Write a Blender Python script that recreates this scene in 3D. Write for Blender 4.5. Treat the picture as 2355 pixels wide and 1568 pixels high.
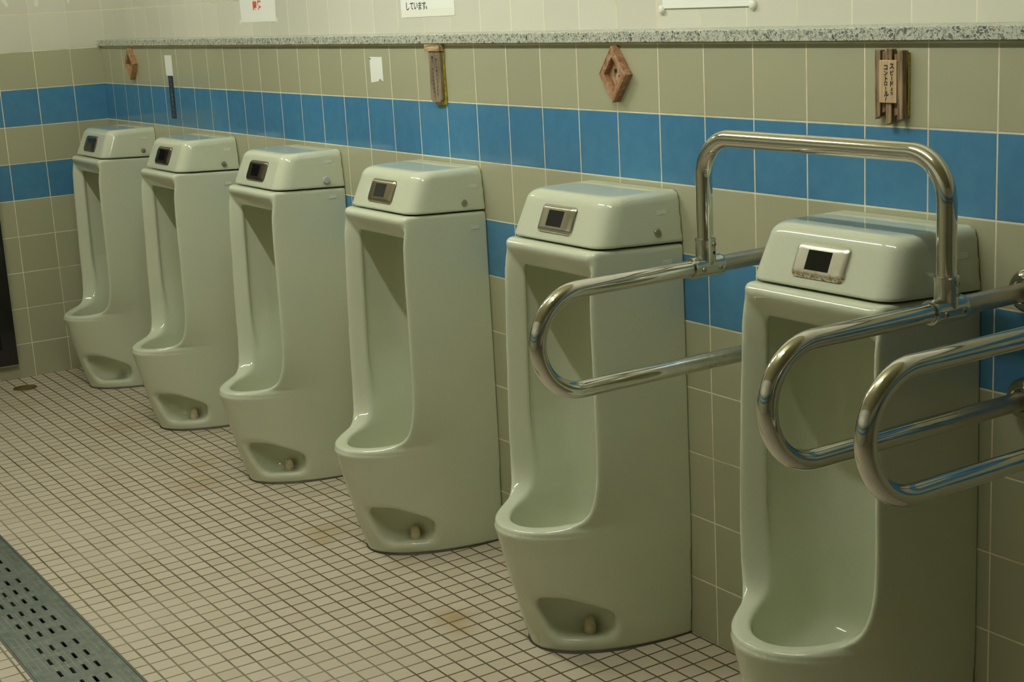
import bpy, bmesh, math, random
import numpy as np
from mathutils import Vector, Matrix

for o in list(bpy.data.objects):
    bpy.data.objects.remove(o, do_unlink=True)
SC = bpy.context.scene
COL = SC.collection
random.seed(4)

# ------------------------------------------------------------------ camera
cam_d = bpy.data.cameras.new('camera')
cam_d.sensor_width = 36.0
cam_d.lens = 3475.555 / 2355 * 36.0
cam_d.clip_start = 0.02
cam = bpy.data.objects.new('camera', cam_d)
COL.objects.link(cam)
Rv = Vector((0.54472472, 0.83691021, -0.0534442))
Uv = Vector((-0.15855398, 0.16535956, 0.97340477))
Fv = Vector((-0.8234899, 0.52176385, -0.22277088))
M = Matrix((Rv, Uv, -Fv)).transposed().to_4x4()
M.translation = Vector((6.29085386, -2.04578563, 1.44566321))
cam.matrix_world = M
SC.camera = cam

# ------------------------------------------------------------------ world, exposure
w = bpy.data.worlds.new('world')
SC.world = w
w.use_nodes = True
w.node_tree.nodes['Background'].inputs[0].default_value = (0.9, 1.0, 0.85, 1)
w.node_tree.nodes['Background'].inputs[1].default_value = 0.0
SC.view_settings.view_transform = 'Standard'
SC.view_settings.look = 'None'
SC.view_settings.gamma = 1.0
SC.view_settings.use_curve_mapping = False
SC.view_settings.exposure = 0.0
SC.cycles.max_bounces = 10
SC.cycles.diffuse_bounces = 6
SC.cycles.glossy_bounces = 6
SC.cycles.sample_clamp_indirect = 6.0
SC.cycles.caustics_reflective = False
SC.cycles.caustics_refractive = False

LAMP_COL = (1.0, 1.03, 0.94)
LAMPS = [((0.75, -1.00), 94.0, 0.30), ((2.50, -1.00), 108.0, 0.60), ((4.20, -1.00), 82.0, 0.60)]   # ceiling strip lights: centre x, y, strength, half length
LAMP_Z = 2.40
CEIL_Z = 2.47


# ------------------------------------------------------------------ helpers
def link(name, me, mat=None, parent=None, smooth=False, kind=None):
    o = bpy.data.objects.new(name, me)
    COL.objects.link(o)
    if mat is not None and not me.materials:
        me.materials.append(mat)
    if parent is not None:
        o.parent = parent
    if smooth:
        me.polygons.foreach_set('use_smooth', [True] * len(me.polygons))
    if kind:
        o['kind'] = kind
    return o


def obj(name, bm, mat, parent=None, smooth=False, kind=None, angle=None):
    bmesh.ops.recalc_face_normals(bm, faces=bm.faces)
    me = bpy.data.meshes.new(name)
    bm.to_mesh(me)
    bm.free()
    o = link(name, me, mat, parent, smooth or angle is not None, kind)
    if angle is not None:
        sharp_by_angle(me, angle)
    return o


def sharp_by_angle(me, deg):
    bm = bmesh.new()
    bm.from_mesh(me)
    lim = math.radians(deg)
    for e in bm.edges:
        if len(e.link_faces) == 2 and e.calc_face_angle(0) > lim:
            e.smooth = False
    bm.to_mesh(me)
    bm.free()


def tag(o, label, cat, group=None):
    o['label'] = label
    o['category'] = cat
    if group:
        o['group'] = group
    return o


def thing(name, label, cat, loc=(0, 0, 0), group=None):
    o = bpy.data.objects.new(name, None)
    o.empty_display_size = 0.05
    COL.objects.link(o)
    o.location = loc
    return tag(o, label, cat, group)


def box(bm, lo, hi):
    vs = [bm.verts.new((x, y, z)) for x in (lo[0], hi[0]) for y in (lo[1], hi[1]) for z in (lo[2], hi[2])]
    for f in ((0, 1, 3, 2), (4, 6, 7, 5), (0, 4, 5, 1), (2, 3, 7, 6), (0, 2, 6, 4), (1, 5, 7, 3)):
        bm.faces.new([vs[i] for i in f])
    return vs


def bevel_all(bm, off, seg=2):
    bmesh.ops.remove_doubles(bm, verts=bm.verts, dist=1e-6)
    bmesh.ops.bevel(bm, geom=list(bm.edges), offset=off, segments=seg, profile=0.6, affect='EDGES', clamp_overlap=True)


def sweep(bm, pts, r, seg=28, caps=True):
    pts = [Vector(p) for p in pts]
    n = len(pts)
    tan = []
    for i in range(n):
        t = (pts[min(i + 1, n - 1)] - pts[max(i - 1, 0)]).normalized()
        tan.append(t)
    a = tan[0].orthogonal().normalized()
    rings = []
    for i in range(n):
        a = (a - tan[i] * a.dot(tan[i])).normalized()
        b = tan[i].cross(a)
        rings.append([bm.verts.new(pts[i] + r * (math.cos(2 * math.pi * k / seg) * a + math.sin(2 * math.pi * k / seg) * b)) for k in range(seg)])
    for i in range(n - 1):
        for k in range(seg):
            bm.faces.new((rings[i][k], rings[i][(k + 1) % seg], rings[i + 1][(k + 1) % seg], rings[i + 1][k]))
    if caps:
        bm.faces.new(rings[0][::-1])
        bm.faces.new(rings[-1])


def lathe(bm, prof, origin, axis, seg=32, cap0=True, cap1=True):
    """prof: list of (radius, distance along axis)."""
    ax = Vector(axis).normalized()
    a = ax.orthogonal().normalized()
    b = ax.cross(a)
    o = Vector(origin)
    rings = []
    for r, h in prof:
        rings.append([bm.verts.new(o + ax * h + max(r, 1e-5) * (math.cos(2 * math.pi * k / seg) * a + math.sin(2 * math.pi * k / seg) * b)) for k in range(seg)])
    for i in range(len(rings) - 1):
        for k in range(seg):
            bm.faces.new((rings[i][k], rings[i][(k + 1) % seg], rings[i + 1][(k + 1) % seg], rings[i + 1][k]))
    if cap0:
        bm.faces.new(rings[0][::-1])
    if cap1:
        bm.faces.new(rings[-1])


def arc(c, u, v, r, a0, a1, n):
    c, u, v = Vector(c), Vector(u), Vector(v)
    return [c + r * (math.cos(a0 + (a1 - a0) * i / n) * u + math.sin(a0 + (a1 - a0) * i / n) * v) for i in range(n + 1)]


def line(a, b, n):
    a, b = Vector(a), Vector(b)
    return [a + (b - a) * i / n for i in range(n + 1)]


def prism(bm, pts2, y0, y1):
    """closed outline in x, z extruded from y0 to y1"""
    f = [bm.verts.new((x, y0, z)) for x, z in pts2]
    b = [bm.verts.new((x, y1, z)) for x, z in pts2]
    bm.faces.new(f)
    bm.faces.new(b[::-1])
    n = len(pts2)
    for i in range(n):
        bm.faces.new((f[i], b[i], b[(i + 1) % n], f[(i + 1) % n]))


# ------------------------------------------------------------------ node helpers
class NT:
    def __init__(self, name):
        self.m = bpy.data.materials.new(name)
        self.m.use_nodes = True
        self.t = self.m.node_tree
        self.b = self.t.nodes['Principled BSDF']

    def node(self, typ, **kw):
        n = self.t.nodes.new(typ)
        for k, v in kw.items():
            setattr(n, k, v)
        return n

    def put(self, sock, v):
        if hasattr(v, 'is_linked') or isinstance(v, bpy.types.NodeSocket):
            self.t.links.new(v, sock)
        elif v is not None:
            if isinstance(v, (tuple, list)) and len(v) == 3 and sock.type == 'RGBA':
                v = (*v, 1)
            sock.default_value = v

    def math(self, op, a, b=None, c=None, clamp=False):
        n = self.node('ShaderNodeMath', operation=op, use_clamp=clamp)
        self.put(n.inputs[0], a)
        if b is not None:
            self.put(n.inputs[1], b)
        if c is not None:
            self.put(n.inputs[2], c)
        return n.outputs[0]

    def mix(self, f, a, b, typ='MIX'):
        n = self.node('ShaderNodeMix', data_type='RGBA', blend_type=typ)
        n.clamp_factor = True
        self.put(n.inputs[0], f)
        self.put(n.inputs[6], a)
        self.put(n.inputs[7], b)
        return n.outputs[2]

    def coord(self, out='Object'):
        return self.node('ShaderNodeTexCoord').outputs[out]

    def xyz(self, vec):
        n = self.node('ShaderNodeSeparateXYZ')
        self.put(n.inputs[0], vec)
        return n.outputs

    def comb(self, x, y, z):
        n = self.node('ShaderNodeCombineXYZ')
        for i, v in enumerate((x, y, z)):
            self.put(n.inputs[i], v)
        return n.outputs[0]

    def noise(self, vec, scale, detail=2.0, rough=0.5):
        n = self.node('ShaderNodeTexNoise')
        if vec is not None:
            self.put(n.inputs['Vector'], vec)
        n.inputs['Scale'].default_value = scale
        n.inputs['Detail'].default_value = detail
        n.inputs['Roughness'].default_value = rough
        return n.outputs['Fac']

    def step(self, v, lo, hi):
        n = self.node('ShaderNodeMapRange', interpolation_type='SMOOTHSTEP')
        self.put(n.inputs[0], v)
        n.inputs[1].default_value = lo
        n.inputs[2].default_value = hi
        return n.outputs[0]

    def bump(self, h, strength=0.3, dist=0.001):
        n = self.node('ShaderNodeBump')
        n.inputs['Strength'].default_value = strength
        n.inputs['Distance'].default_value = dist
        self.put(n.inputs['Height'], h)
        self.t.links.new(n.outputs[0], self.b.inputs['Normal'])

    def set(self, color=None, rough=None, metal=None, coat=None, spec=None):
        if color is not None:
            self.put(self.b.inputs['Base Color'], color)
        if rough is not None:
            self.put(self.b.inputs['Roughness'], rough)
        if metal is not None:
            self.put(self.b.inputs['Metallic'], metal)
        if spec is not None:
            self.put(self.b.inputs['Specular IOR Level'], spec)
        if coat is not None:
            self.b.inputs['Coat Weight'].default_value = coat
            self.b.inputs['Coat Roughness'].default_value = 0.03
        return self.m


PV = 0.15 * 0.990273
ZTOP = 7.865 * 0.15
CREAM_Z = ZTOP + PV


def grid_edge(N, u, off, pitch):
    """distance to the nearest grout line and the cell number"""
    s = N.math('DIVIDE', N.math('SUBTRACT', u, off), pitch)
    fr = N.math('FRACT', s)
    d = N.math('MULTIPLY', N.math('MINIMUM', fr, N.math('SUBTRACT', 1.0, fr)), pitch)
    return d, N.math('FLOOR', s)


BEIGE = (0.402, 0.398, 0.270)
CREAM = (0.65, 0.64, 0.54)
BLUE = (0.060, 0.200, 0.365)


def wall_tiles(name, axis, off, cream_above=None, all_cream=False):
    N = NT(name)
    X = N.xyz(N.coord())
    u, z = X[axis], X[2]
    du, iu = grid_edge(N, u, off, 0.15)
    dv, iv = grid_edge(N, z, ZTOP, PV)
    d = N.math('MINIMUM', du, dv)
    wob = N.math('MULTIPLY', N.math('SUBTRACT', N.noise(N.coord(), 60), 0.5), 0.0008)
    g = N.step(N.math('ADD', d, wob), 0.0012, 0.0019)      # 0 in the grout, 1 on the tile
    wn = N.node('ShaderNodeTexWhiteNoise', noise_dimensions='3D')
    N.put(wn.inputs[0], N.comb(iu, iv, 3.0))
    var = N.math('MULTIPLY_ADD', wn.outputs[0], 0.10, 0.95)
    speck = N.math('MULTIPLY_ADD', N.noise(N.coord(), 420, 3, 0.7), 0.10, 0.95)
    var = N.math('MULTIPLY', var, speck)
    if all_cream:
        tile = CREAM
    else:
        b1 = N.math('COMPARE', iv, -1.0, 0.2)
        b2 = N.math('COMPARE', iv, -3.0, 0.2)
        blue = N.math('ADD', b1, b2, clamp=True)
        mott = N.noise(N.coord(), 26, 3, 0.6)
        bl = N.mix(N.step(mott, 0.3, 0.75), BLUE, (0.074, 0.226, 0.395))
        tile = N.mix(blue, BEIGE, bl)
        if cream_above is not None:
            tile = N.mix(N.math('GREATER_THAN', z, cream_above), tile, CREAM)
    tint = N.node('ShaderNodeMix', data_type='RGBA', blend_type='MULTIPLY')
    tint.inputs[0].default_value = 1.0
    N.put(tint.inputs[6], tile)
    N.put(tint.inputs[7], N.comb(var, var, var))
    dirt = N.noise(N.coord(), 5, 4, 0.65)
    grout = N.mix(N.step(dirt, 0.42, 0.72), (0.78, 0.73, 0.56), (0.58, 0.50, 0.30))
    N.set(color=N.mix(g, grout, tint.outputs[2]), rough=N.math('MULTIPLY_ADD', g, -0.58, 0.70), spec=0.5)
    wave = N.math('MULTIPLY', N.noise(N.coord(), 9, 2, 0.5), 0.25)
    N.bump(N.math('ADD', N.step(d, 0.0008, 0.0035), wave), 0.30, 0.0010)
    return N.m


def simple(name, color, rough=0.5, metal=0.0, noise=0.0, scale=40, coat=None, spec=None):
    N = NT(name)
    if noise:
        f = N.noise(N.coord(), scale, 4, 0.6)
        k = tuple(max(0, c * (1 - noise)) for c in color)
        k2 = tuple(min(1, c * (1 + noise)) for c in color)
        color = N.mix(N.step(f, 0.3, 0.7), k, k2)
    N.set(color=color, rough=rough, metal=metal, coat=coat, spec=spec)
    return N.m


def ceramic(name, stain):
    N = NT(name)
    co = N.coord()
    base = (0.585, 0.615, 0.470)
    f = N.noise(co, 300, 3, 0.6)
    c = N.mix(N.step(f, 0.25, 0.75), tuple(v * 0.97 for v in base), tuple(min(1, v * 1.03) for v in base))
    if stain:
        dist = N.node('ShaderNodeVectorMath', operation='DISTANCE')
        N.put(dist.inputs[0], co)
        dist.inputs[1].default_value = (-0.022, -0.338, 0.314)
        nn = N.noise(co, 70, 4, 0.7)
        m = N.math('MULTIPLY', N.step(N.math('ADD', dist.outputs[1], N.math('MULTIPLY', nn, 0.03)), 0.044, 0.012), 0.9)
        c = N.mix(m, c, (0.36, 0.24, 0.05))
    # dark brown tint in the foot notch, fading outwards from the bolt position
    d2 = N.node('ShaderNodeVectorMath', operation='DISTANCE')
    N.put(d2.inputs[0], co)
    d2.inputs[1].default_value = (0.078, -0.215, 0.040)
    m2 = N.math('MULTIPLY', N.step(N.math('ADD', d2.outputs[1], N.math('MULTIPLY', N.noise(co, 90, 4, 0.7), 0.02)), 0.050, 0.018), 0.55)
    c = N.mix(m2, c, (0.16, 0.13, 0.07))
    N.set(color=c, rough=0.065, spec=0.5)
    N.bump(N.noise(co, 16, 2, 0.5), 0.10, 0.004)
    return N.m


def floor_mat():
    N = NT('mosaic_floor_tiles')
    co = N.coord()
    X = N.xyz(co)
    wob = N.math('MULTIPLY', N.math('SUBTRACT', N.noise(co, 25, 2), 0.5), 0.0014)
    dx, ix = grid_edge(N, N.math('ADD', X[0], wob), 2.567, 0.0492)
    dy, iy = grid_edge(N, N.math('ADD', X[1], wob), -0.0545, 0.0502)
    d = N.math('MINIMUM', dx, dy)
    g = N.step(d, 0.0018, 0.0030)
    wn = N.node('ShaderNodeTexWhiteNoise', noise_dimensions='3D')
    N.put(wn.inputs[0], N.comb(ix, iy, 1.0))
    tile = N.mix(wn.outputs[0], (0.50, 0.43, 0.335), (0.555, 0.485, 0.39))
    tile = N.mix(N.math('MULTIPLY', N.step(N.noise(co, 350, 3, 0.7), 0.5, 0.8), 0.35), tile, (0.40, 0.33, 0.24))
    # stains with a shape of their own in front of the bowls
    stain = None
    for (sx, sy, r, a) in STAINS:
        v = N.node('ShaderNodeVectorMath', operation='DISTANCE')
        N.put(v.inputs[0], co)
        v.inputs[1].default_value = (sx, sy, 0)
        m = N.math('MULTIPLY', N.step(N.math('ADD', v.outputs[1], N.math('MULTIPLY', N.noise(co, 14, 4, 0.7), r * 0.9)), r * 1.5, r * 0.35), a)
        stain = m if stain is None else N.math('MAXIMUM', stain, m)
    tile = N.mix(stain, tile, (0.34, 0.225, 0.075))
    gn = N.noise(co, 2.2, 4, 0.6)
    near = N.step(X[1], -0.85, -0.35)                        # more dirt is trodden into the joints under the bowls
    gd = N.math('ADD', N.step(gn, 0.35, 0.65), near, clamp=True)
    grout = N.mix(gd, (0.235, 0.215, 0.150), (0.085, 0.066, 0.028))
    N.set(color=N.mix(g, grout, tile), rough=N.math('MULTIPLY_ADD', g, -0.30, 0.75), spec=0.4)
    N.bump(N.step(d, 0.0008, 0.0045), 0.6, 0.0016)
    return N.m


STAINS = [(2.575, -0.345, 0.10, 0.55), (3.34, -0.385, 0.085, 0.75), (3.40, -0.40, 0.05, 0.6), (1.90, -0.46, 0.13, 0.45), (1.72, -0.38, 0.10, 0.40),
          (1.05, -0.42, 0.16, 0.40), (0.45, -0.62, 0.14, 0.35), (2.95, -0.30, 0.08, 0.30), (2.64, -0.39, 0.06, 0.6)]


def terrazzo():
    N = NT('terrazzo_stone')
    co = N.coord()
    nz = N.node('ShaderNodeTexNoise')
    N.put(nz.inputs['Vector'], co)
    nz.inputs['Scale'].default_value = 130
    off = N.node('ShaderNodeVectorMath', operation='MULTIPLY_ADD')
    N.put(off.inputs[0], nz.outputs['Color'])
    off.inputs[1].default_value = (0.009, 0.009, 0.009)
    N.put(off.inputs[2], co)

    def chips(scale, rnd, lo, hi, keep):
        e = N.node('ShaderNodeTexVoronoi', feature='DISTANCE_TO_EDGE')
        c = N.node('ShaderNodeTexVoronoi', feature='F1')
        for v in (e, c):
            N.put(v.inputs['Vector'], off.outputs[0])
            v.inputs['Scale'].default_value = scale
            v.inputs['Randomness'].default_value = rnd
        k = N.xyz(c.outputs['Color'])
        return N.math('MULTIPLY', N.step(e.outputs['Distance'], lo, hi), N.math('LESS_THAN', k[2], keep)), k
    big, kb = chips(120, 1.0, 0.10, 0.16, 0.55)
    small, ks = chips(290, 1.0, 0.10, 0.18, 0.62)
    cb = N.mix(kb[0], (0.09, 0.10, 0.095), (0.33, 0.34, 0.30))
    cb = N.mix(N.math('GREATER_THAN', kb[1], 0.97), cb, (0.28, 0.21, 0.12))
    cs = N.mix(ks[0], (0.10, 0.105, 0.09), (0.34, 0.35, 0.30))
    base = N.mix(small, (0.55, 0.56, 0.47), cs)
    N.set(color=N.mix(big, base, cb), rough=0.25)
    return N.m


def chrome(name, base=(0.66, 0.65, 0.60), rough=0.07, grime=0.5, film=0.0):
    N = NT(name)
    co = N.coord()
    f = N.noise(co, 18, 5, 0.7)
    s = N.noise(co, 240, 3, 0.7)
    r = N.math('MULTIPLY_ADD', N.math('MULTIPLY', N.step(f, 0.45, 0.75), N.step(s, 0.3, 0.7)), 0.16 * grime, rough)
    c = N.mix(N.math('MULTIPLY', N.step(f, 0.5, 0.8), 0.45 * grime), base, (0.36, 0.31, 0.22))
    if film:                                                # dull limescale film on the pipe lengths close to the wall
        m = N.math('MULTIPLY', N.step(N.math('ADD', N.xyz(co)[1], N.math('MULTIPLY_ADD', f, 0.16, -0.08)), -0.30, -0.14), film)
        r = N.math('MULTIPLY_ADD', m, 0.30, r)
        c = N.mix(N.math('MULTIPLY', m, 0.7), c, (0.40, 0.36, 0.28))
    N.set(color=c, rough=r, metal=1.0)
    return N.m


def rusty_metal(name, rust, base=(0.62, 0.60, 0.52), rough=0.22):
    N = NT(name)
    co = N.coord()
    X = N.xyz(co)
    n1 = N.noise(co, 150, 5, 0.75)
    lowz = N.step(X[2], 0.956, 0.944)
    m = N.math('MULTIPLY', N.step(N.math('ADD', n1, N.math('MULTIPLY', lowz, 0.10)), 0.57, 0.66), N.math('MULTIPLY_ADD', lowz, 0.5, 0.5))
    m = N.math('MULTIPLY', m, rust)
    c = N.mix(m, base, (0.30, 0.17, 0.03))
    N.set(color=c, rough=N.math('MULTIPLY_ADD', m, 0.4, rough), metal=N.math('MULTIPLY_ADD', m, -0.8, 1.0))
    return N.m


def wood(name, light, dark, along=2, scale=1.0, sat=None):
    N = NT(name)
    X = N.xyz(N.coord())
    ax = [N.math('MULTIPLY', X[i], (14.0 if i == along else 160.0) * scale) for i in range(3)]
    v = N.comb(*ax)
    f = N.noise(v, 1.0, 4, 0.6)
    f2 = N.noise(N.coord(), 55, 3, 0.6)
    c = N.mix(N.step(f, 0.35, 0.66), dark, light)
    if sat:
        c = N.mix(N.step(f2, 0.45, 0.7), c, sat)
    N.set(color=c, rough=0.62)
    N.bump(f, 0.4, 0.0008)
    return N.m


def emit(name, color, s):
    N = NT(name)
    N.set(color=(0.8, 0.8, 0.8))
    N.b.inputs['Emission Color'].default_value = (*color, 1)
    N.b.inputs['Emission Strength'].default_value = s
    return N.m


def grate_mat():
    N = NT('worn_steel_plate')
    co = N.coord()
    X = N.xyz(co)
    f = N.noise(co, 30, 5, 0.7)
    c = N.mix(N.step(f, 0.3, 0.7), (0.15, 0.175, 0.155), (0.23, 0.26, 0.225))
    ln, _ = grid_edge(N, X[1], 0.0, 0.0145)
    cr, _ = grid_edge(N, X[0], 0.013, 0.0797)
    m = N.math('MINIMUM', ln, cr)
    worn = N.step(N.noise(co, 9, 4, 0.7), 0.40, 0.60)
    end = N.step(N.math('MINIMUM', X[0], N.math('SUBTRACT', 0.4992, X[0])), 0.0022, 0.0012)
    mm = N.math('MAXIMUM', N.math('MULTIPLY', N.step(m, 0.0012, 0.0004), worn), end)
    c = N.mix(N.math('MULTIPLY', mm, 0.6), c, (0.46, 0.48, 0.41))
    N.set(color=c, rough=0.42, metal=0.65)
    N.bump(N.math('ADD', N.step(m, 0.0015, 0.0003), N.math('MULTIPLY', f, 0.4)), 0.25, 0.0006)
    return N.m


MAT = dict(
    back=wall_tiles('beige_and_blue_wall_tiles', 0, 0.105243),
    upper=wall_tiles('cream_wall_tiles', 0, 0.1105, all_cream=True),
    left=wall_tiles('end_wall_tiles', 1, -0.130362, cream_above=CREAM_Z),
    front=wall_tiles('facing_wall_tiles', 0, 0.1, cream_above=CREAM_Z),
    floor=floor_mat(),
    stone=terrazzo(),
    ceil=simple('painted_ceiling', (0.60, 0.57, 0.36), 0.8),
    cer=ceramic('glazed_ceramic', False),
    cers=ceramic('stained_glazed_ceramic', True),
    chrome=chrome('polished_chrome_pipe'),
    hoop=chrome('filmed_chrome_pipe', film=1.0),
    cast=chrome('cast_chrome_fitting', (0.58, 0.60, 0.53), 0.16, 0.9),
    steel=rusty_metal('brushed_sensor_plate', 0.12),
    rust=rusty_metal('rust_spotted_sensor_plate', 1.0, (0.80, 0.78, 0.68), 0.33),
    dull=rusty_metal('dull_sensor_plate', 0.3, (0.40, 0.36, 0.26), 0.30),
    dark=rusty_metal('dark_reflection_sensor_plate', 0.2, (0.17, 0.145, 0.11), 0.30),  # far plates mirror darker surroundings: that reflection is put into the base colour
    black=simple('black_sensor_glass', (0.006, 0.006, 0.007), 0.12),
    screw=simple('screw_metal', (0.36, 0.34, 0.27), 0.35, 0.8),
    hole=simple('dark_recess', (0.02, 0.018, 0.014), 0.8),
    cap=simple('pale_plastic_cap', (0.40, 0.43, 0.42), 0.3),
    bolt=simple('cream_bolt_cap', (0.55, 0.47, 0.30), 0.5, 0, 0.15, 120),
    sticker=simple('faded_paper_sticker', (0.66, 0.68, 0.58), 0.6, 0, 0.05, 200),
    ink=simple('black_ink', (0.012, 0.012, 0.012), 0.6),
    red=simple('red_ink', (0.72, 0.075, 0.03), 0.6),
    paper=simple('white_paper', (0.83, 0.84, 0.78), 0.7),
    paper2=simple('cream_paper', (0.80, 0.80, 0.70), 0.6),
    tape=simple('clear_sticky_tape', (0.74, 0.76, 0.66), 0.35),
    plast=simple('white_plastic', (0.80, 0.80, 0.68), 0.35),
    wood4=wood('weathered_plank_wood', (0.36, 0.25, 0.145), (0.10, 0.055, 0.024)),
    plaque=wood('pale_plaque_wood', (0.58, 0.42, 0.25), (0.46, 0.32, 0.17)),
    frame=wood('red_brown_frame_wood', (0.40, 0.20, 0.10), (0.22, 0.105, 0.048), sat=(0.44, 0.30, 0.18)),
    lightframe=wood('honey_frame_wood', (0.42, 0.26, 0.12), (0.24, 0.12, 0.045)),
    block=wood('pale_block_wood', (0.62, 0.47, 0.27), (0.22, 0.13, 0.05), along=0),
    board=wood('grey_brown_board_wood', (0.31, 0.24, 0.165), (0.15, 0.105, 0.065)),
    resin=simple('yellow_resin', (0.40, 0.30, 0.03), 0.35, 0, 0.35, 60),
    yellow=simple('yellow_foam_tape', (0.40, 0.34, 0.04), 0.7, 0, 0.3, 300),
    navy=simple('dark_blue_label', (0.018, 0.028, 0.042), 0.35, 0, 0.3, 90),
    pale=simple('worn_white_print', (0.42, 0.43, 0.38), 0.6),
    grate=grate_mat(),
    brass=simple('tarnished_brass', (0.20, 0.125, 0.03), 0.42, 0.6, 0.3, 50),
    blackgloss=simple('black_gloss_paint', (0.010, 0.010, 0.011), 0.12),
    darkglass=simple('dark_glass', (0.012, 0.014, 0.016), 0.04),
    housing=simple('white_enamel', (0.75, 0.75, 0.68), 0.4),
    trench=simple('wet_channel_steel', (0.13, 0.145, 0.115), 0.45, 0.5),
    seal=simple('dark_joint_sealant', (0.045, 0.038, 0.022), 0.6),
)

# ------------------------------------------------------------------ room shell
RX, RY = 8.4, -3.3
TR0, TR1 = -1.0990, -1.2930            # the steel channel across the floor
GX0, GX1 = 1.315, 3.815

bm = bmesh.new()
box(bm, (-0.2, TR0 + 0.0065, -0.15), (RX + 0.2, 0.3, 0))
box(bm, (-0.2, RY - 0.2, -0.15), (RX + 0.2, TR1 - 0.0065, 0))
box(bm, (-0.2, TR1 - 0.0065, -0.15), (GX0, TR0 + 0.0065, 0))
box(bm, (GX1, TR1 - 0.0065, -0.15), (RX + 0.2, TR0 + 0.0065, 0))
box(bm, (GX0, TR1 - 0.0065, -0.15), (GX1, TR0 + 0.0065, -0.09))
obj('floor', bm, MAT['floor'], kind='structure')
bm = bmesh.new()
box(bm, (-0.2, 0.0, 0.0), (RX, 0.3, 1.3310))
obj('wall_back', bm, MAT['back'], kind='structure')
bm = bmesh.new()
box(bm, (-0.2, 0.115, 1.3310), (RX, 0.3, CEIL_Z))
obj('wall_back_upper', bm, MAT['upper'], kind='structure')
bm = bmesh.new()
box(bm, (-0.2, RY, 0.0), (0.0, 0.115, CEIL_Z))
obj('wall_left', bm, MAT['left'], kind='structure')
bm = bmesh.new()
box(bm, (RX, RY, 0.0), (RX + 0.2, 0.3, CEIL_Z))
obj('wall_right', bm, MAT['left'], kind='structure')
bm = bmesh.new()
box(bm, (-0.2, RY - 0.2, 0.0), (RX + 0.2, RY, CEIL_Z))
obj('wall_front', bm, MAT['front'], kind='structure')
bm = bmesh.new()
box(bm, (-0.2, RY - 0.2, CEIL_Z), (RX + 0.2, 0.3, CEIL_Z + 0.1))
obj('ceiling', bm, MAT['ceil'], kind='structure')

# stone ledge on top of the lower wall
bm = bmesh.new()
box(bm, (0.0, -0.0135, 1.3318), (RX, 0.115, 1.3552))
bevel_all(bm, 0.0012, 1)
tag(obj('stone_ledge', bm, MAT['stone']), 'long grey terrazzo stone ledge running along the wall above the urinals', 'ledge')

# ------------------------------------------------------------------ ceiling strip lights
LIGHT_LABELS = ['short white fluorescent strip light on the ceiling near the end wall', 'white fluorescent strip light on the ceiling above the middle urinals',
                'white fluorescent strip light on the ceiling above the chrome grab rails']
for ((lx, ly), s, hl), lab in zip(LAMPS, LIGHT_LABELS):
    t = thing('ceiling_light', lab, 'ceiling light', (lx, ly, CEIL_Z), 'fluorescent ceiling lights')
    bm = bmesh.new()
    box(bm, (-hl - 0.04, -0.06, -0.035), (hl + 0.04, 0.06, 0))
    bevel_all(bm, 0.006, 2)
    obj('housing', bm, MAT['housing'], t)
    e = emit('fluorescent_tube_glow', LAMP_COL, s)
    bm = bmesh.new()
    sweep(bm, line((-hl, 0, LAMP_Z - CEIL_Z), (hl, 0, LAMP_Z - CEIL_Z), 1), 0.019, 16)
    obj('tube', bm, e, t, smooth=True)
    for sx in (-1, 1):
        bm = bmesh.new()
        box(bm, (sx * (hl + 0.01) - 0.012, -0.025, LAMP_Z - CEIL_Z - 0.026), (sx * (hl + 0.01) + 0.012, 0.025, -0.03))
        obj('lamp_holder', bm, MAT['housing'], t)


# ------------------------------------------------------------------ urinals: solid described by distance fields, meshed with surface nets
def pchip(xs, ys):
    xs, ys = np.array(xs, float), np.array(ys, float)
    h = np.diff(xs)
    dl = np.diff(ys) / h
    m = np.zeros_like(ys)
    for i in range(1, len(xs) - 1):
        if dl[i - 1] * dl[i] > 0:
            w1, w2 = 2 * h[i] + h[i - 1], h[i] + 2 * h[i - 1]
            m[i] = (w1 + w2) / (w1 / dl[i - 1] + w2 / dl[i])
    m[0], m[-1] = dl[0], dl[-1]

    def f(x):
        x = np.clip(x, xs[0], xs[-1])
        i = np.clip(np.searchsorted(xs, x, side='right') - 1, 0, len(xs) - 2)
        t = (x - xs[i]) / h[i]
        return ((2 * t ** 3 - 3 * t ** 2 + 1) * ys[i] + (t ** 3 - 2 * t ** 2 + t) * h[i] * m[i]
                + (-2 * t ** 3 + 3 * t ** 2) * ys[i + 1] + (t ** 3 - t ** 2) * h[i] * m[i + 1])
    return f


def smax(a, b, k):
    h = np.maximum(k - np.abs(a - b), 0) / k
    return np.maximum(a, b) + h * h * k * 0.25


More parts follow.
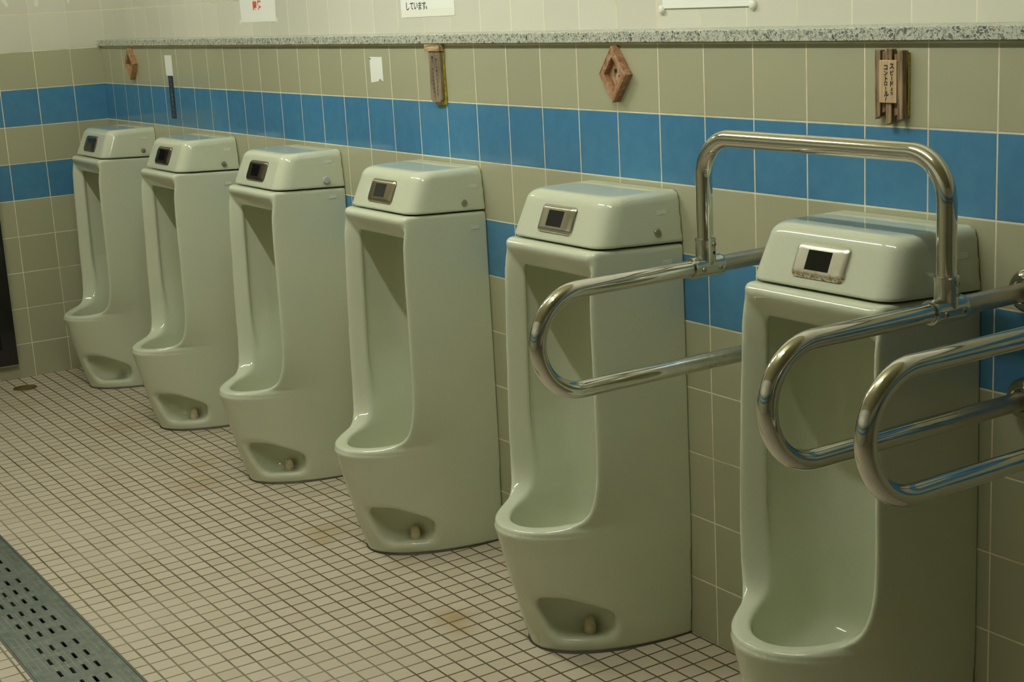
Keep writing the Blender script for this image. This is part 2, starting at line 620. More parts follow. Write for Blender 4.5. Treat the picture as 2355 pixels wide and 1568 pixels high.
W_F = pchip([0, 0.06, 0.3, 0.45, 0.92], [0.166, 0.170, 0.1755, 0.1755, 0.1750])
D_F = pchip([0, 0.03, 0.06, 0.15, 0.25, 0.31, 0.36, 0.45, 0.95], [0.318, 0.327, 0.337, 0.360, 0.383, 0.396, 0.400, 0.402, 0.404])
NX_F = pchip([0, 0.15, 0.25, 0.305, 0.325, 0.345, 0.38, 0.43, 0.52, 0.70, 0.95], [1.90, 1.95, 2.0, 2.05, 2.25, 2.7, 3.6, 4.8, 6.2, 7.0, 7.0])
ND_F = pchip([0, 0.15, 0.25, 0.305, 0.345, 0.38, 0.43, 0.52, 0.70, 0.95], [2.00, 2.35, 2.55, 2.70, 3.1, 3.8, 4.8, 6.0, 6.8, 7.0])
P_F = pchip([0.0, 0.288, 0.298, 0.304, 0.308, 0.312, 0.316, 0.322, 0.331, 0.345, 0.370, 0.395, 0.43, 0.60, 0.83, 0.87, 0.90, 0.92],
            [0.90, 0.60, 0.47, 0.412, 0.374, 0.342, 0.319, 0.301, 0.288, 0.2785, 0.2720, 0.2690, 0.2665, 0.2635, 0.2585, 0.2530, 0.2450, 0.2320])
A_F = pchip([0, 0.15, 0.30, 0.42, 0.60, 0.82, 0.92], [0.0, 0.005, 0.025, 0.028, 0.006, -0.035, -0.030])
SEAM = lambda d: 0.907 + 0.045 * d


def f_body(x, y, z):
    d = -y
    ax = np.abs(x) / (1 + A_F(z) * np.clip(d, 0, 0.32) / 0.25) + 1e-9
    w_, D_, na, nb = W_F(z), D_F(z), NX_F(z), ND_F(z)
    a, b = ax / w_, np.maximum(d, 1e-9) / D_
    A, B = a ** na, b ** nb
    F = np.maximum(A + B, 1e-12)
    m = (na * A + nb * B) / F
    g = F ** (1 / m)
    gr = (g / F / m) * np.sqrt((na * A / a / w_) ** 2 + (nb * B / b / D_) ** 2)
    s = (g - 1) / np.maximum(gr, 2.2)
    out = smax(s, z - (SEAM(d) - 0.0025), 0.010)
    out = smax(out, 0.001 - z, 0.006)
    out = np.maximum(out, 0.0015 - d)
    sp = smax(s, (z - 0.902) * 0.55, 0.010)
    c0 = d - P_F(z)
    dp = (P_F(z + 0.002) - P_F(z - 0.002)) / 0.004
    cut = (c0 - 1.35 * np.clip(sp, -0.047, 0.01)) / np.sqrt(1 + dp * dp)
    q = np.clip((smax(-cut, 0.226 - d, 0.05) - 0.010) / 0.034, 0, 1)
    zq = np.clip((z - 0.36) / 0.14, 0, 1)
    t = 0.041 - 0.016 * q * q * (3 - 2 * q) * zq               # the cavity widens behind its rim
    cav = smax(s + t, 0.052 - d, 0.09)
    cav = smax(cav, z - 0.852 - 0.006 * q, 0.026)
    cav = smax(cav, 0.196 - z, 0.06)
    f = smax(out, cut, 0.024)
    f = smax(f, -cav, 0.008)
    # bolt pockets at the foot
    u = (ax - 0.100) * 0.66 + (0.262 - d) * 0.75          # along the rim of the foot
    v = (ax - 0.100) * 0.75 + (d - 0.262) * 0.66          # outwards
    zt = np.clip((z - 0.035) / 0.10, 0, 1)
    e = np.sqrt(((u - 0.008 + 0.020 * zt) / (0.071 + 0.020 * zt)) ** 2 + ((v - 0.004) / 0.072) ** 2)
    wall = (e - 1) * 0.074
    roof = smax((z - 0.137 + 13.0 * np.maximum(ax - 0.080, 0) ** 2) * 0.9, 0.0345 - z, 0.016)
    return smax(f, -smax(wall, roof, 0.030), 0.020)


def f_lid(x, y, z):
    d = -y
    ax = np.abs(x)
    side = (ax - (0.1755 - 0.105 * (z - 0.912))) / 1.006
    front = (d - (0.2275 - 0.42 * (z - 0.912))) / 1.085
    f = smax(side, front, 0.042)
    f = smax(f, z - 1.0205, 0.023)
    f = smax(f, (SEAM(d) + 0.0015) - z, 0.006)
    return np.maximum(f, 0.0015 - d)


def surface_net(name, f, lo, hi, h):
    xs, ys, zs = (np.arange(lo[i], hi[i] + h, h) for i in range(3))
    V = f(*np.meshgrid(xs, ys, zs, indexing='ij'))
    S = V < 0
    nx, ny, nz = V.shape
    acc = np.zeros((nx - 1, ny - 1, nz - 1, 3))
    cnt = np.zeros((nx - 1, ny - 1, nz - 1))
    corners = [(i, j, k) for i in (0, 1) for j in (0, 1) for k in (0, 1)]
    sl = lambda c: (slice(c[0], nx - 1 + c[0]), slice(c[1], ny - 1 + c[1]), slice(c[2], nz - 1 + c[2]))
    for a in corners:
        for ax in range(3):
            if a[ax] == 0:
                b = list(a)
                b[ax] = 1
                va, vb = V[sl(a)], V[sl(b)]
                m = S[sl(a)] != S[sl(b)]
                tt = np.where(m, va / np.where(m, va - vb, 1), 0)
                for q in range(3):
                    acc[..., q] += np.where(m, a[q] + (tt if q == ax else 0), 0)
                cnt += m
    act = cnt > 0
    idx = -np.ones(act.shape, int)
    idx[act] = np.arange(act.sum())
    ii = np.argwhere(act)
    P = (ii + acc[act] / cnt[act][:, None]) * h + np.array([xs[0], ys[0], zs[0]])
    for _ in range(4):
        v = f(P[:, 0], P[:, 1], P[:, 2])
        e = 4e-4
        g = np.stack([(f(*(P + e * np.eye(3)[q]).T) - f(*(P - e * np.eye(3)[q]).T)) / (2 * e) for q in range(3)], -1)
        st = (v / np.maximum((g * g).sum(1), 0.05))[:, None] * g
        ln = np.linalg.norm(st, axis=1, keepdims=True)
        P -= st * np.minimum(1, 0.5 * h / np.maximum(ln, 1e-9))
    quads = []
    for ax in range(3):
        o1, o2 = [(1, 2), (2, 0), (0, 1)][ax]
        sa = [slice(None)] * 3
        sb = [slice(None)] * 3
        sa[ax], sb[ax] = slice(0, -1), slice(1, None)
        ch = S[tuple(sa)] != S[tuple(sb)]
        E = np.argwhere(ch)
        ok = (E[:, o1] >= 1) & (E[:, o2] >= 1) & (E[:, o1] < V.shape[o1] - 1) & (E[:, o2] < V.shape[o2] - 1)
        E = E[ok]
        ins = S[tuple(sa)][tuple(E.T)]
        q = []
        for du, dv in ((1, 1), (0, 1), (0, 0), (1, 0)):
            c = E.copy()
            c[:, o1] -= du
            c[:, o2] -= dv
            q.append(idx[tuple(c.T)])
        q = np.stack(q, 1)
        q[~ins] = q[~ins][:, ::-1]
        quads.append(q)
    Q = np.concatenate(quads)
    me = bpy.data.meshes.new(name)
    me.from_pydata(P.tolist(), [], Q.tolist())
    me.update()
    me.polygons.foreach_set('use_smooth', [True] * len(me.polygons))
    return me


BODY = surface_net('urinal_body', f_body, (-0.19, -0.43, -0.012), (0.19, 0.012, 0.93), 0.0045)
LID = surface_net('urinal_lid', f_lid, (-0.19, -0.25, 0.895), (0.19, 0.012, 1.035), 0.004)
for me in (BODY, LID):
    me.materials.append(MAT['cer'])

# sensor plate lying on the sloping lid front: local frame a (across), b (up the slope), n (outwards)
SB = Vector((0, 0.42, 1.0)).normalized()
SN = Vector((0, -1.0, 0.42)).normalized()
SO = Vector((0, -(0.2275 - 0.42 * (0.9655 - 0.912)), 0.9655))


def on_lid(a, b, n):
    return SO + Vector((a, 0, 0)) + SB * b + SN * n


def rounded_rect(w, h, r, n=5):
    pts = []
    for cx, cy, a0 in ((w - r, h - r, 0), (-w + r, h - r, 90), (-w + r, -h + r, 180), (w - r, -h + r, 270)):
        for i in range(n + 1):
            a = math.radians(a0 + 90 * i / n)
            pts.append((cx + r * math.cos(a), cy + r * math.sin(a)))
    return pts


def plate_mesh():
    bm = bmesh.new()
    loops = []
    for w_, h_, r, n in ((0.0640, 0.0315, 0.010, -0.004), (0.0640, 0.0315, 0.010, 0.0015), (0.0622, 0.0297, 0.009, 0.0042), (0.0550, 0.0240, 0.006, 0.0080),
                         (0.0530, 0.0222, 0.005, 0.0084), (0.0290, 0.0180, 0.0005, 0.0087), (0.0288, 0.0178, 0.0005, 0.0083)):
        loops.append([bm.verts.new(on_lid(a, b, n)) for a, b in rounded_rect(w_, h_, r)])
    for A, B in zip(loops, loops[1:]):
        k = len(A)
        for i in range(k):
            bm.faces.new((A[i], A[(i + 1) % k], B[(i + 1) % k], B[i]))
    me = bpy.data.meshes.new('sensor_plate')
    bmesh.ops.recalc_face_normals(bm, faces=bm.faces)
    bm.to_mesh(me)
    bm.free()
    me.polygons.foreach_set('use_smooth', [True] * len(me.polygons))
    sharp_by_angle(me, 50)
    me.materials.append(MAT['steel'])
    return me


def window_mesh():
    bm = bmesh.new()
    bm.faces.new([bm.verts.new(on_lid(a, b, 0.0084)) for a, b in rounded_rect(0.0287, 0.0177, 0.0005, 1)])
    lo = [bm.verts.new(on_lid(a, b, 0.0050)) for a, b in rounded_rect(0.0287, 0.0177, 0.0005, 1)]
    bm.faces.new(lo[::-1])
    me = bpy.data.meshes.new('sensor_window')
    bm.to_mesh(me)
    bm.free()
    me.materials.append(MAT['black'])
    return me


def sidex(z):
    return 0.1755 - 0.105 * (z - 0.912)


def side_disc(r, h, dome=True):
    bm = bmesh.new()
    prof = [(r, -0.002), (r, h * 0.5), (r * 0.85, h), (0.0, h * 1.15)] if dome else [(r, -0.002), (r, h * 0.7), (r * 0.9, h), (r * 0.45, h), (r * 0.45, h * 0.4), (0, h * 0.4)]
    lathe(bm, prof, (0, 0, 0), (1, 0, 0.11), 24, True, False)
    bmesh.ops.recalc_face_normals(bm, faces=bm.faces)
    me = bpy.data.meshes.new('side_screw')
    bm.to_mesh(me)
    bm.free()
    me.polygons.foreach_set('use_smooth', [True] * len(me.polygons))
    sharp_by_angle(me, 40)
    return me


PLATE, WINDOW = plate_mesh(), window_mesh()
UX = [4.402 - 0.8033 * k for k in range(5, -1, -1)]
U_LAB = ['green-grey urinal at the far end, beside the end wall',
         'green-grey urinal behind the white label and dark blue strip, second from the end wall',
         'green-grey urinal with a large pale round cap on its lid, third from the end wall',
         'green-grey urinal between the pale-capped one and the grab rails, under the cream paper notice',
         'green-grey urinal partly crossed by the single left chrome hoop',
         'green-grey urinal framed by the chrome grab rails, with a rust-spotted sensor plate']
# side screw, lid sticker and body sticker: (y, z) on the right flank
SCR = [(-0.059, 0.935), (-0.058, 0.932), (-0.062, 0.933), (-0.063, 0.932), (-0.068, 0.936), None]
STK = [(-0.049, 0.982), (-0.039, 0.981), (-0.047, 0.988), (-0.033, 0.973), (-0.052, 0.978), (-0.043, 0.974)]
STB = [None, (-0.049, 0.865), (-0.045, 0.882), (-0.036, 0.866), (-0.046, 0.869), None]
d_knob, d_cap, d_screw = side_disc(0.0088, 0.007), side_disc(0.0115, 0.008), side_disc(0.0088, 0.003, False)


def dup(me, name, parent, mat):
    if not me.materials:
        me.materials.append(mat)
    o = link(name, me, None, parent)
    o.material_slots[0].link = 'OBJECT'
    o.material_slots[0].material = mat
    return o


def sticker(parent, y, z, onbody):
    bm = bmesh.new()
    w_, h_ = 0.0125, 0.0048
    for y0, y1, zz0, zz1, e in ((y - w_, y + w_, z - h_, z + h_, 0.0006),):
        vs = []
        for yy, zz in ((y0, zz0), (y1, zz0), (y1, zz1), (y0, zz1)):
            xx = (W_F(np.array([zz]))[0] * (1 - (abs(yy) / 0.412) ** 7) ** (1 / 7.0)) if onbody else sidex(zz)
            vs.append((xx, yy, zz))
        a = [bm.verts.new((p[0] + e, p[1], p[2])) for p in vs]
        b = [bm.verts.new((p[0] - 0.001, p[1], p[2])) for p in vs]
        bm.faces.new(a)
        for i in range(4):
            bm.faces.new((a[i], b[i], b[(i + 1) % 4], a[(i + 1) % 4]))
    obj('sticker', bm, MAT['sticker'], parent)


for i, ux in enumerate(UX):
    t = thing('wall_urinal', U_LAB[i], 'urinal', (ux, 0, 0), 'urinals along the tiled wall')
    dup(BODY, 'body', t, MAT['cers'] if 1 <= i <= 4 else MAT['cer'])
    lid = dup(LID, 'lid', t, MAT['cer'])
    p = dup(PLATE, 'sensor_plate', t, [MAT['dark'], MAT['dark'], MAT['dark'], MAT['dull'], MAT['steel'], MAT['rust']][i])
    dup(WINDOW, 'sensor_window', p, MAT['black'])
    if SCR[i]:
        yy, zz = SCR[i]
        s = dup([d_knob, d_knob, d_cap, d_screw, d_screw][i], 'side_cap' if i == 2 else 'side_screw', lid, MAT['cap'] if i == 2 else MAT['screw'])
        s.location = (sidex(zz), yy, zz)
        if i == 2:
            s['label'] = 'large pale grey cap'
        if i in (3, 4):
            bm = bmesh.new()
            lathe(bm, [(0.0032, 0.0008), (0.0030, 0.0030), (0.0, 0.0034)], (0, 0, 0), (1, 0, 0.11), 12)
            obj('screw_head', bm, MAT['screw'], s, angle=40)
    sticker(lid, *STK[i], False)
    if STB[i]:
        sticker(t, *STB[i], True)
    if i > 0:
        bm = bmesh.new()
        lathe(bm, [(0.0135, 0.030), (0.0140, 0.037), (0.0130, 0.052), (0.0105, 0.063), (0.0065, 0.0695), (0.0, 0.0715)], (0.076, -0.221, 0), (0, 0, 1), 24, True, False)
        obj('bolt_cap', bm, MAT['bolt'], t, smooth=True)
    bm = bmesh.new()                                        # black joint line round the foot
    ring = []
    for k in range(41):
        a = math.pi * k / 40
        n = 2.1
        cx_, sy_ = math.cos(a), math.sin(a)
        ring.append((0.167 * math.copysign(abs(cx_) ** (2 / n), cx_), -0.319 * abs(sy_) ** (2 / n)))
    A = [bm.verts.new((x * 1.004, y * 1.004, 0.0)) for x, y in ring]
    B = [bm.verts.new((x * 0.985, y * 0.99, 0.0045)) for x, y in ring]
    for k in range(40):
        bm.faces.new((A[k], A[k + 1], B[k + 1], B[k]))
    obj('foot_seal', bm, MAT['seal'], t)

# ------------------------------------------------------------------ chrome grab rails
ZU, ZL, RT = 0.924, 0.738, 0.016
YT, ZB, RB = -0.212, 1.169, 0.075


def hoop(parent, x, yf):
    r = (ZU - ZL) / 2
    yc = yf + r
    pts = line((x, -0.002, ZU), (x, yc, ZU), 6) + arc((x, yc, (ZU + ZL) / 2), (0, 0, 1), (0, -1, 0), r, 0, math.pi, 32)[1:] + line((x, yc, ZL), (x, -0.002, ZL), 6)[1:]
    bm = bmesh.new()
    sweep(bm, pts, RT, 32)
    h = obj('hoop_pipe', bm, MAT['hoop'], parent, smooth=True)
    for z in (ZU, ZL):
        bm = bmesh.new()
        lathe(bm, [(0.0385, 0.0), (0.0385, 0.008), (0.0370, 0.016), (0.0325, 0.0235), (0.0255, 0.0280), (0.0195, 0.0290), (0.0180, 0.0270), (0.0165, 0.0270)], (x, -0.0005, z), (0, -1, 0), 40, True, False)
        obj('wall_flange', bm, MAT['chrome'], parent, smooth=True)
    return h


def tee(parent, x, holes):
    bm = bmesh.new()
    lathe(bm, [(0.0165, -0.038), (0.0200, -0.038), (0.0206, -0.034), (0.0200, -0.028), (0.0200, 0.026), (0.0206, 0.031), (0.0200, 0.034), (0.0165, 0.034)], (x, YT, ZU), (0, 1, 0), 36, False, False)
    lathe(bm, [(0.0200, 0.004), (0.0195, 0.022), (0.0193, 0.046), (0.0200, 0.050), (0.0200, 0.054), (0.0165, 0.054)], (x, YT, ZU), (0, 0, 1), 36, False, False)
    t = obj('tee_joint', bm, MAT['cast'], parent, angle=50)
    for dy, dz in ((-0.020, -0.003), (0.020, -0.003), (0.006, 0.043), (0.006, 0.027)):
        ang = math.atan2(dy, 0.018) if abs(dz) > 0.01 else 0
        nrm = Vector((math.cos(ang * 0.9), math.sin(ang * 0.9), 0)) if dz > 0.01 else Vector((1, 0, 0))
        base = Vector((x, YT, ZU + dz)) + nrm * 0.0196 if dz > 0.01 else Vector((x + 0.0196, YT + dy, ZU + dz))
        if holes and abs(dz - 0.027) < 1e-6:
            bm = bmesh.new()
            lathe(bm, [(0.0034, -0.001), (0.0034, 0.0006), (0, 0.0006)], base, nrm, 14)
            obj('screw_hole', bm, MAT['hole'], t)
            continue
        bm = bmesh.new()
        lathe(bm, [(0.0050, -0.002), (0.0050, 0.0012), (0.0042, 0.0022), (0.0016, 0.0022), (0.0014, 0.0010), (0, 0.0010)], base, nrm, 16)
        obj('screw', bm, MAT['screw'], t, angle=40)


rail = thing('grab_rail', 'chrome grab rail arching over the rust-spotted urinal, with two joined hoops', 'grab rail', (0, 0, 0))
XL, XR, X3 = 4.10, 4.685, 4.893
hoop(rail, XL, -0.604)
hoop(rail, XR, -0.592)
pts = line((XL, YT, ZU + 0.012), (XL, YT, ZB - RB), 5) + arc((XL + RB, YT, ZB - RB), (-1, 0, 0), (0, 0, 1), RB, 0, math.pi / 2, 16)[1:] \
    + line((XL + RB, YT, ZB), (XR - RB, YT, ZB), 8)[1:] + arc((XR - RB, YT, ZB - RB), (0, 0, 1), (1, 0, 0), RB, 0, math.pi / 2, 16)[1:] + line((XR, YT, ZB - RB), (XR, YT, ZU + 0.012), 5)[1:]
bm = bmesh.new()
sweep(bm, pts, RT, 32)
obj('arch_pipe', bm, MAT['chrome'], rail, smooth=True)
tee(rail, XL, True)
tee(rail, XR, False)
rail3 = thing('grab_rail', 'separate chrome grab rail hoop at the right edge, nearest the camera', 'grab rail', (0, 0, 0))
hoop(rail3, X3, -0.605)


# ------------------------------------------------------------------ lettering
def glyph(bm, ch, cx, cz, size, y, bold=0.0, rot=0.0, sx=1.0, depth=0.0004):
    """one character centred at x, z on a plane facing -y"""
    cu = bpy.data.curves.new('glyph', 'FONT')
    cu.body = ch
    cu.size = 1.0
    cu.offset = bold
    cu.resolution_u = 3
    ob = bpy.data.objects.new('glyph', cu)
    COL.objects.link(ob)
    dg = bpy.context.evaluated_depsgraph_get()
    me = bpy.data.meshes.new_from_object(ob.evaluated_get(dg))
    if len(me.vertices):
        vs = np.array([v.co[:2] for v in me.vertices])
        c = (vs.min(0) + vs.max(0)) / 2
        if ch in '。！':
            c = (vs.min(0) + vs.max(0)) / 2
        cr, sr = math.cos(rot), math.sin(rot)
        nv = []
        for v in me.vertices:
            px, pz = (v.co.x - c[0]) * size, (v.co.y - c[1]) * size
            nv.append(bm.verts.new((cx + sx * (px * cr - pz * sr), y, cz + px * sr + pz * cr)))
        for p in me.polygons:
            try:
                bm.faces.new([nv[k] for k in p.vertices])
            except ValueError:
                pass
    bpy.data.objects.remove(ob, do_unlink=True)
    bpy.data.meshes.remove(me)
    bpy.data.curves.remove(cu)


def flat_sheet(name, pts, y, th, mat, parent=None):
    bm = bmesh.new()
    prism(bm, pts, y - th, y)
    return obj(name, bm, mat, parent)


def lettering(parent, chars, mat, y, name='lettering', bold=0.0):
    bm = bmesh.new()
    for c in chars:
        glyph(bm, c[0], c[1], c[2], c[3], y, bold, *(c[4:]))
    me = bpy.data.meshes.new(name)
    bm.to_mesh(me)
    bm.free()
    return link(name, me, mat, parent)


# plank sign: driftwood planks with a lettered plaque
t = thing('plank_sign', 'small driftwood plank sign with two columns of black brush lettering', 'sign', (0, 0, 0))
for (x0, x1, z1, z0l, z0r, yb) in ((4.3445, 4.3575, 1.3165, 1.1930, 1.1990, -0.016), (4.3582, 4.3705, 1.3135, 1.2040, 1.2100, -0.012), (4.3722, 4.3855, 1.3185, 1.1840, 1.1885, -0.017),
                               (4.3868, 4.3996, 1.3085, 1.1990, 1.2050, -0.012), (4.4001, 4.4127, 1.3160, 1.1920, 1.1960, -0.0185)):
    bm = bmesh.new()
    prism(bm, [(x0, z0l), (x1, z0r), (x1, z1 - 0.001), (x0, z1)], yb, -0.003)
    bevel_all(bm, 0.0010, 1)
    obj('plank', bm, MAT['wood4'], t)
bm = bmesh.new()
box(bm, (4.352, -0.0035, 1.200), (4.4145, -0.0002, 1.308))
obj('backing_tape', bm, MAT['yellow'], t)
bm = bmesh.new()
box(bm, (4.3592, -0.0205, 1.2239), (4.4006, -0.011, 1.2985))
bevel_all(bm, 0.0007, 1)
obj('plaque', bm, MAT['plaque'], t)
c1, c2 = 4.3898, 4.3757
R90 = -math.pi / 2
lettering(t, [('ス', c1, 1.2880, 0.0118), ('ピ', c1, 1.2768, 0.0096), ('ー', c1, 1.2672, 0.0085, R90), ('ド', c1, 1.2576, 0.0108), ('よ', c1, 1.2482, 0.0064), ('り', c1, 1.2410, 0.0066),
              ('コ', c2, 1.2860, 0.0108), ('ン', c2, 1.2760, 0.0094), ('ト', c2 + .001, 1.2665, 0.0102), ('ロ', c2, 1.2577, 0.0090), ('ー', c2, 1.2490, 0.0080, R90), ('ル', c2 + .0015, 1.2396, 0.0112), ('！', c2, 1.2300, 0.0098, -0.35)],
          MAT['ink'], -0.0208, bold=0.045)


# diamond frames
def diamond(label, cx, mat, text, cz=1.2632):
    t = thing('diamond_sign', label, 'sign', (cx, 0, cz))
    A, B, y0 = 0.0492, 0.0620, -0.0205
    mid = 0.80
    inn = 0.60
    prof = [(1.0, -0.0004), (1.0, y0), (0.955, y0 - 0.0008), (0.90, y0 + 0.0004), (0.86, y0 - 0.0004), (inn + 0.02, y0 + 0.0002), (inn, y0 + 0.0015), (inn - 0.01, -0.0020)]
    C4 = [(A, 0.0), (0.0, B), (-A, 0.0), (0.0, -B)]
    for q in range(4):
        p, r = Vector(C4[q]), Vector(C4[(q + 1) % 4])
        bm = bmesh.new()
        U = [bm.verts.new((p.x * k, y, p.y * k)) for k, y in prof]
        V = [bm.verts.new((r.x * k, y, r.y * k)) for k, y in prof]
        for i in range(len(prof) - 1):
            bm.faces.new((U[i], U[i + 1], V[i + 1], V[i]))
        bm.faces.new(U)
        bm.faces.new(V[::-1])
        bm.faces.new((U[0], V[0], V[-1], U[-1]))
        obj('frame_bar', bm, mat, t)
    bm = bmesh.new()
    k = inn + 0.01
    prism(bm, [(A * k, 0), (0, B * k), (-A * k, 0), (0, -B * k)], -0.0050, -0.0010)
    obj('panel', bm, MAT['plaque'] if text else MAT['board'], t)
    if text:
        lettering(t, [('一', 0.0085, 0.0035, 0.0085), ('歩', 0.0085, -0.0060, 0.0105), ('前', -0.0062, 0.0065, 0.0105), ('進', -0.0062, -0.0055, 0.0105), ('！', -0.0050, -0.0175, 0.0105)], MAT['ink'], -0.0053, bold=0.035)
    return t


diamond('red-brown wooden diamond frame sign with black lettering inside', 3.5665, MAT['frame'], True)
diamond('honey-coloured wooden diamond frame sign near the end wall', 0.3845, MAT['lightframe'], False, 1.2618)

# board sign with a pale block on top
t = thing('board_sign', 'narrow wooden board sign with a pale wood block on top', 'sign', (0, 0, 0))
bm = bmesh.new()
box(bm, (2.7340, -0.0185, 1.3122), (2.8100, -0.0003, 1.3300))
bevel_all(bm, 0.0008, 1)
obj('top_block', bm, MAT['block'], t)
bm = bmesh.new()
prism(bm, [(2.7485, 1.3119), (2.8070, 1.3119), (2.8045, 1.1870), (2.7985, 1.1800), (2.7820, 1.1790), (2.7640, 1.1765), (2.7560, 1.1800), (2.7475, 1.1890), (2.7490, 1.2500)], -0.0150, -0.0045)
bevel_all(bm, 0.0022, 2)
obj('board', bm, MAT['board'], t)
bm = bmesh.new()
prism(bm, [(2.7560, 1.3100), (2.8065, 1.3100), (2.8095, 1.2400), (2.8120, 1.1880), (2.8105, 1.1725), (2.7600, 1.1715), (2.7560, 1.1850)], -0.0048, -0.0003)
bevel_all(bm, 0.0010, 1)
obj('backing', bm, MAT['resin'], t)
L1 = '一歩に大飛びしてんロす'
L2 = '置王、のト大キ子はさい'
ch = []
for k, c in enumerate(L1):
    ch.append((c, 2.7890, 1.3010 - 0.0100 * k, 0.0085))
for k, c in enumerate(L2):
    ch.append((c, 2.7690, 1.2960 - 0.0100 * k, 0.0085))
lettering(t, ch, MAT['ink'], -0.0154, bold=0.030)

# blank torn card and the white and dark blue labels
flat_sheet('card', [(2.3865, 1.2955), (2.4597, 1.2955), (2.4597, 1.2285), (2.4530, 1.2295), (2.4420, 1.2355), (2.4300, 1.2270), (2.3865, 1.2228)], 0.0, 0.0008, MAT['paper'])
tag(bpy.data.objects['card'], 'small blank white card with a torn bottom edge on beige tiles', 'card')
bm = bmesh.new()
lathe(bm, [(0.0022, 0.0), (0.0020, 0.0015), (0, 0.0018)], (2.3905, -0.0007, 1.2905), (0, -1, 0), 12)
obj('pin', bm, MAT['navy'], bpy.data.objects['card'])
tag(flat_sheet('paper_label', [(0.7365, 1.2955), (0.8085, 1.2955), (0.8065, 1.2203), (0.7370, 1.2197)], 0.0, 0.0008, MAT['paper']), 'blank white label stuck above the dark blue strip', 'label')
t = thing('strip_label', 'narrow dark blue vertical strip label under the white label', 'label', (0, 0, 0))
flat_sheet('strip', [(0.7555, 1.2197), (0.8012, 1.2197), (0.8012, 1.0620), (0.7515, 1.0610)], 0.0, 0.0012, MAT['navy'], t)
ch = []
for k, c in enumerate('トイレはきれいに'):
    ch.append((c, 0.7782, 1.2060 - 0.0185 * k, 0.0165))
lettering(t, ch, MAT['pale'], -0.0014, 'print')

# papers on the upper wall
Y2 = 0.115
t = thing('paper_notice', 'white paper notice with two red characters, on the cream tiles', 'notice', (0, 0, 0), 'paper notices above the ledge')
flat_sheet('sheet', [(1.2200, 1.6100), (1.5280, 1.6100), (1.5137, 1.4022), (1.2235, 1.4022)], Y2, 0.0008, MAT['paper'], t)
lettering(t, [('禁', 1.3490, 1.4575, 0.0330), ('煙', 1.3860, 1.4575, 0.0330)], MAT['red'], Y2 - 0.0010, bold=0.045)
for x, z in ((1.5185, 1.4050), (1.2185, 1.4050)):
    flat_sheet('tape', [(x - 0.010, z - 0.007), (x + 0.010, z - 0.005), (x + 0.007, z + 0.012), (x - 0.009, z + 0.006)], Y2 - 0.0008, 0.0003, MAT['tape'], t)
t = thing('paper_notice', 'cream paper notice with a line of black lettering, bottom strip taped', 'notice', (0, 0, 0), 'paper notices above the ledge')
flat_sheet('sheet', [(2.3830, 1.6300), (2.6880, 1.6300), (2.6811, 1.4015), (2.3832, 1.3992)], Y2, 0.0008, MAT['paper'], t)
flat_sheet('tape', [(2.3845, 1.4205), (2.6835, 1.4220), (2.6830, 1.4005), (2.3835, 1.3985)], Y2 - 0.0008, 0.0003, MAT['paper2'], t)
ch = []
for k, c in enumerate('しています'):
    ch.append((c, 2.4245 + 0.0235 * k, 1.4300, 0.0250))
ch.append(('。', 2.5310, 1.4245, 0.0250))
lettering(t, ch, MAT['ink'], Y2 - 0.0013, bold=0.012)
t = thing('wall_board', 'blank white board held by two round caps, on the cream tiles', 'board', (0, 0, 0))
bm = bmesh.new()
prism(bm, [(3.5850, 1.6000), (3.8850, 1.6000), (3.8790, 1.3975), (3.5880, 1.3985)], Y2 - 0.004, Y2)
obj('sheet', bm, MAT['paper'], t)
for x, z in ((3.5835, 1.3965), (3.8838, 1.4000)):
    bm = bmesh.new()
    lathe(bm, [(0.0095, 0.0), (0.0095, 0.005), (0.0085, 0.008), (0.004, 0.0092), (0, 0.0094)], (x, Y2, z), (0, -1, 0), 24)
    obj('round_cap', bm, MAT['plast'], t, smooth=True)

# three bits of old tape on the end wall
TAPES = [([(-0.3852, 1.5400), (-0.3680, 1.5420), (-0.3537, 1.5137), (-0.3652, 1.5040)], 'slanted strip of white tape on the end wall, nearest the picture edge'),
         ([(-0.2510, 1.5420), (-0.2336, 1.5420), (-0.2367, 1.5029), (-0.2524, 1.5036)], 'upright strip of pale tape on the end wall, between two others'),
         ([(-0.1243, 1.5400), (-0.1047, 1.5400), (-0.1100, 1.5125), (-0.1160, 1.5120)], 'short scrap of pale tape on the end wall, nearest the room corner')]
for pts2, lab in TAPES:
    bm = bmesh.new()
    f = [bm.verts.new((0.0006, y, z)) for y, z in pts2]
    b = [bm.verts.new((-0.0002, y, z)) for y, z in pts2]
    bm.faces.new(f)
    for i in range(4):
        bm.faces.new((f[i], b[i], b[(i + 1) % 4], f[(i + 1) % 4]))
    tag(obj('tape_strip', bm, MAT['tape']), lab, 'tape', 'old tape on the end wall')

# ------------------------------------------------------------------ black framed door in the end wall
bm = bmesh.new()
for lo, hi in (((0, -0.560, 0.064), (0.022, -0.501, 2.0)), ((0, -1.40, 0.064), (0.022, -1.341, 2.0)), ((0, -1.341, 0.064), (0.022, -0.560, 0.135)), ((0, -1.341, 1.93), (0.022, -0.560, 2.0))):
    box(bm, lo, hi)
bmesh.ops.remove_doubles(bm, verts=bm.verts, dist=1e-6)
door = obj('door_1', bm, MAT['blackgloss'], kind='structure')
bm = bmesh.new()
box(bm, (0.0005, -1.341, 0.135), (0.010, -0.560, 1.93))
obj('pane', bm, MAT['darkglass'], door, kind='structure')
bm = bmesh.new()
box(bm, (0.0, -1.40, 0.0585), (0.026, -0.501, 0.064))
obj('sill', bm, MAT['screw'], door, kind='structure')

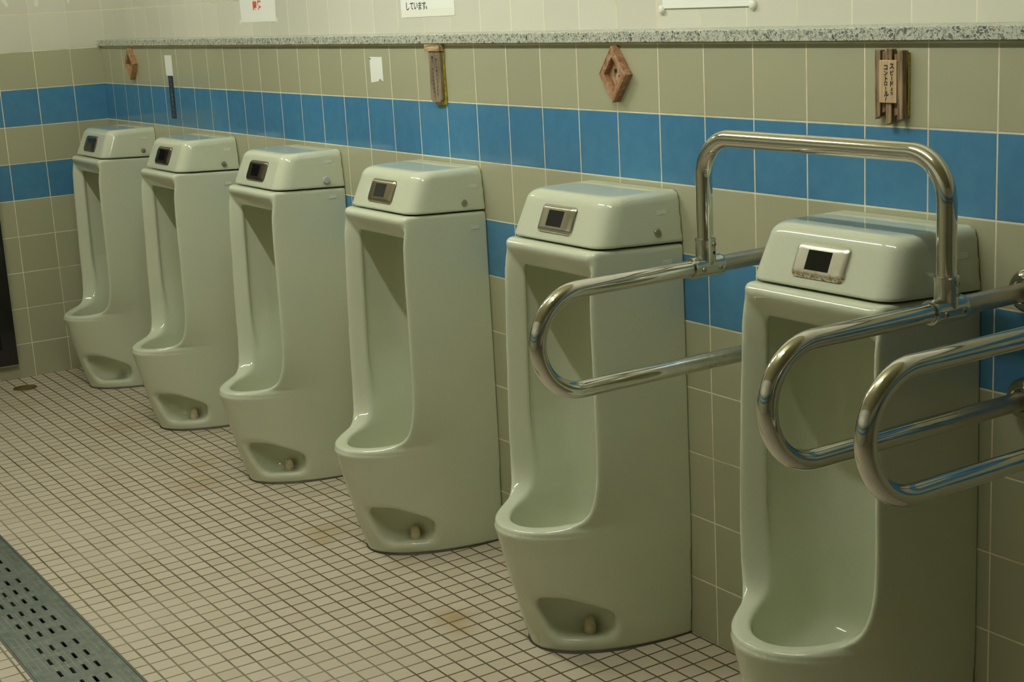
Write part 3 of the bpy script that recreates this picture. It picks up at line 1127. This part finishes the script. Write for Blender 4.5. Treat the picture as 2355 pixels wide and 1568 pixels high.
# ------------------------------------------------------------------ floor channel and gratings
bm = bmesh.new()
for y0, y1 in ((TR0, TR0 + 0.0062), (TR1 - 0.0062, TR1)):
    box(bm, (GX0 + 0.001, y0, -0.088), (GX1 - 0.001, y1, 0.0006))
box(bm, (GX0 + 0.001, TR1, -0.088), (GX1 - 0.001, TR0, -0.084))
tag(obj('drain_channel', bm, MAT['trench']), 'narrow dark steel channel edging set into the mosaic floor', 'drain')


def grate_mesh():
    L, W_ = 0.4992, 0.1920
    xs, ys = {0.0004, L}, {-0.096, 0.096}
    holes = []
    for i in range(6):
        cx_ = 0.0508 + 0.0797 * i
        for j in range(4):
            cy_ = -0.0431 + 0.02873 * j
            holes.append((cx_ - 0.0185, cx_ + 0.0185, cy_ - 0.0040, cy_ + 0.0040))
    for h in holes:
        xs |= {round(h[0], 6), round(h[1], 6)}
        ys |= {round(h[2], 6), round(h[3], 6)}
    xs, ys = sorted(xs), sorted(ys)
    bm = bmesh.new()
    top = {}
    bot = {}
    def vt(d, i, j, z):
        if (i, j) not in d:
            d[(i, j)] = bm.verts.new((xs[i], ys[j], z))
        return d[(i, j)]
    isn = lambda i, j: any(h[0] < (xs[i] + xs[i + 1]) / 2 < h[1] and h[2] < (ys[j] + ys[j + 1]) / 2 < h[3] for h in holes)
    solid = {(i, j): not isn(i, j) for i in range(len(xs) - 1) for j in range(len(ys) - 1)}
    for (i, j), s in solid.items():
        if not s:
            continue
        c = [(i, j), (i + 1, j), (i + 1, j + 1), (i, j + 1)]
        bm.faces.new([vt(top, *k, 0.0) for k in c])
        bm.faces.new([vt(bot, *k, -0.004) for k in c][::-1])
        for (a, b, nb) in ((c[0], c[1], (i, j - 1)), (c[1], c[2], (i + 1, j)), (c[2], c[3], (i, j + 1)), (c[3], c[0], (i - 1, j))):
            if not solid.get(nb, False):
                bm.faces.new((vt(top, *a, 0), vt(bot, *a, -0.004), vt(bot, *b, -0.004), vt(top, *b, 0)))
    bmesh.ops.recalc_face_normals(bm, faces=bm.faces)
    me = bpy.data.meshes.new('drain_grate')
    bm.to_mesh(me)
    bm.free()
    me.materials.append(MAT['grate'])
    return me


GR = grate_mesh()
G_LAB = ['slotted steel drain plate at the hidden far end of the floor channel', 'slotted steel drain plate farthest away at the picture edge',
         'slotted steel drain plate in the middle, between two plate joints', 'slotted steel drain plate at the bottom corner, nearest the camera in view', 'slotted steel drain plate at the near end of the floor channel']
for k in range(5):
    o = link('drain_grate', GR)
    o.location = (GX0 + 0.5 * k, (TR0 + TR1) / 2, 0.0002)
    tag(o, G_LAB[k], 'drain cover', 'drain plates in the floor channel')

# round brass floor drain by the end wall
t = thing('floor_drain', 'round tarnished brass floor drain near the end wall', 'drain', (0.196, -0.531, 0))
bm = bmesh.new()
lathe(bm, [(0.047, 0.0), (0.047, 0.0015), (0.0455, 0.0025), (0.036, 0.0025), (0.0355, 0.0015), (0.0345, 0.0025), (0.0, 0.0028)], (0, 0, 0), (0, 0, 1), 40)
obj('cover', bm, MAT['brass'], t, angle=40)
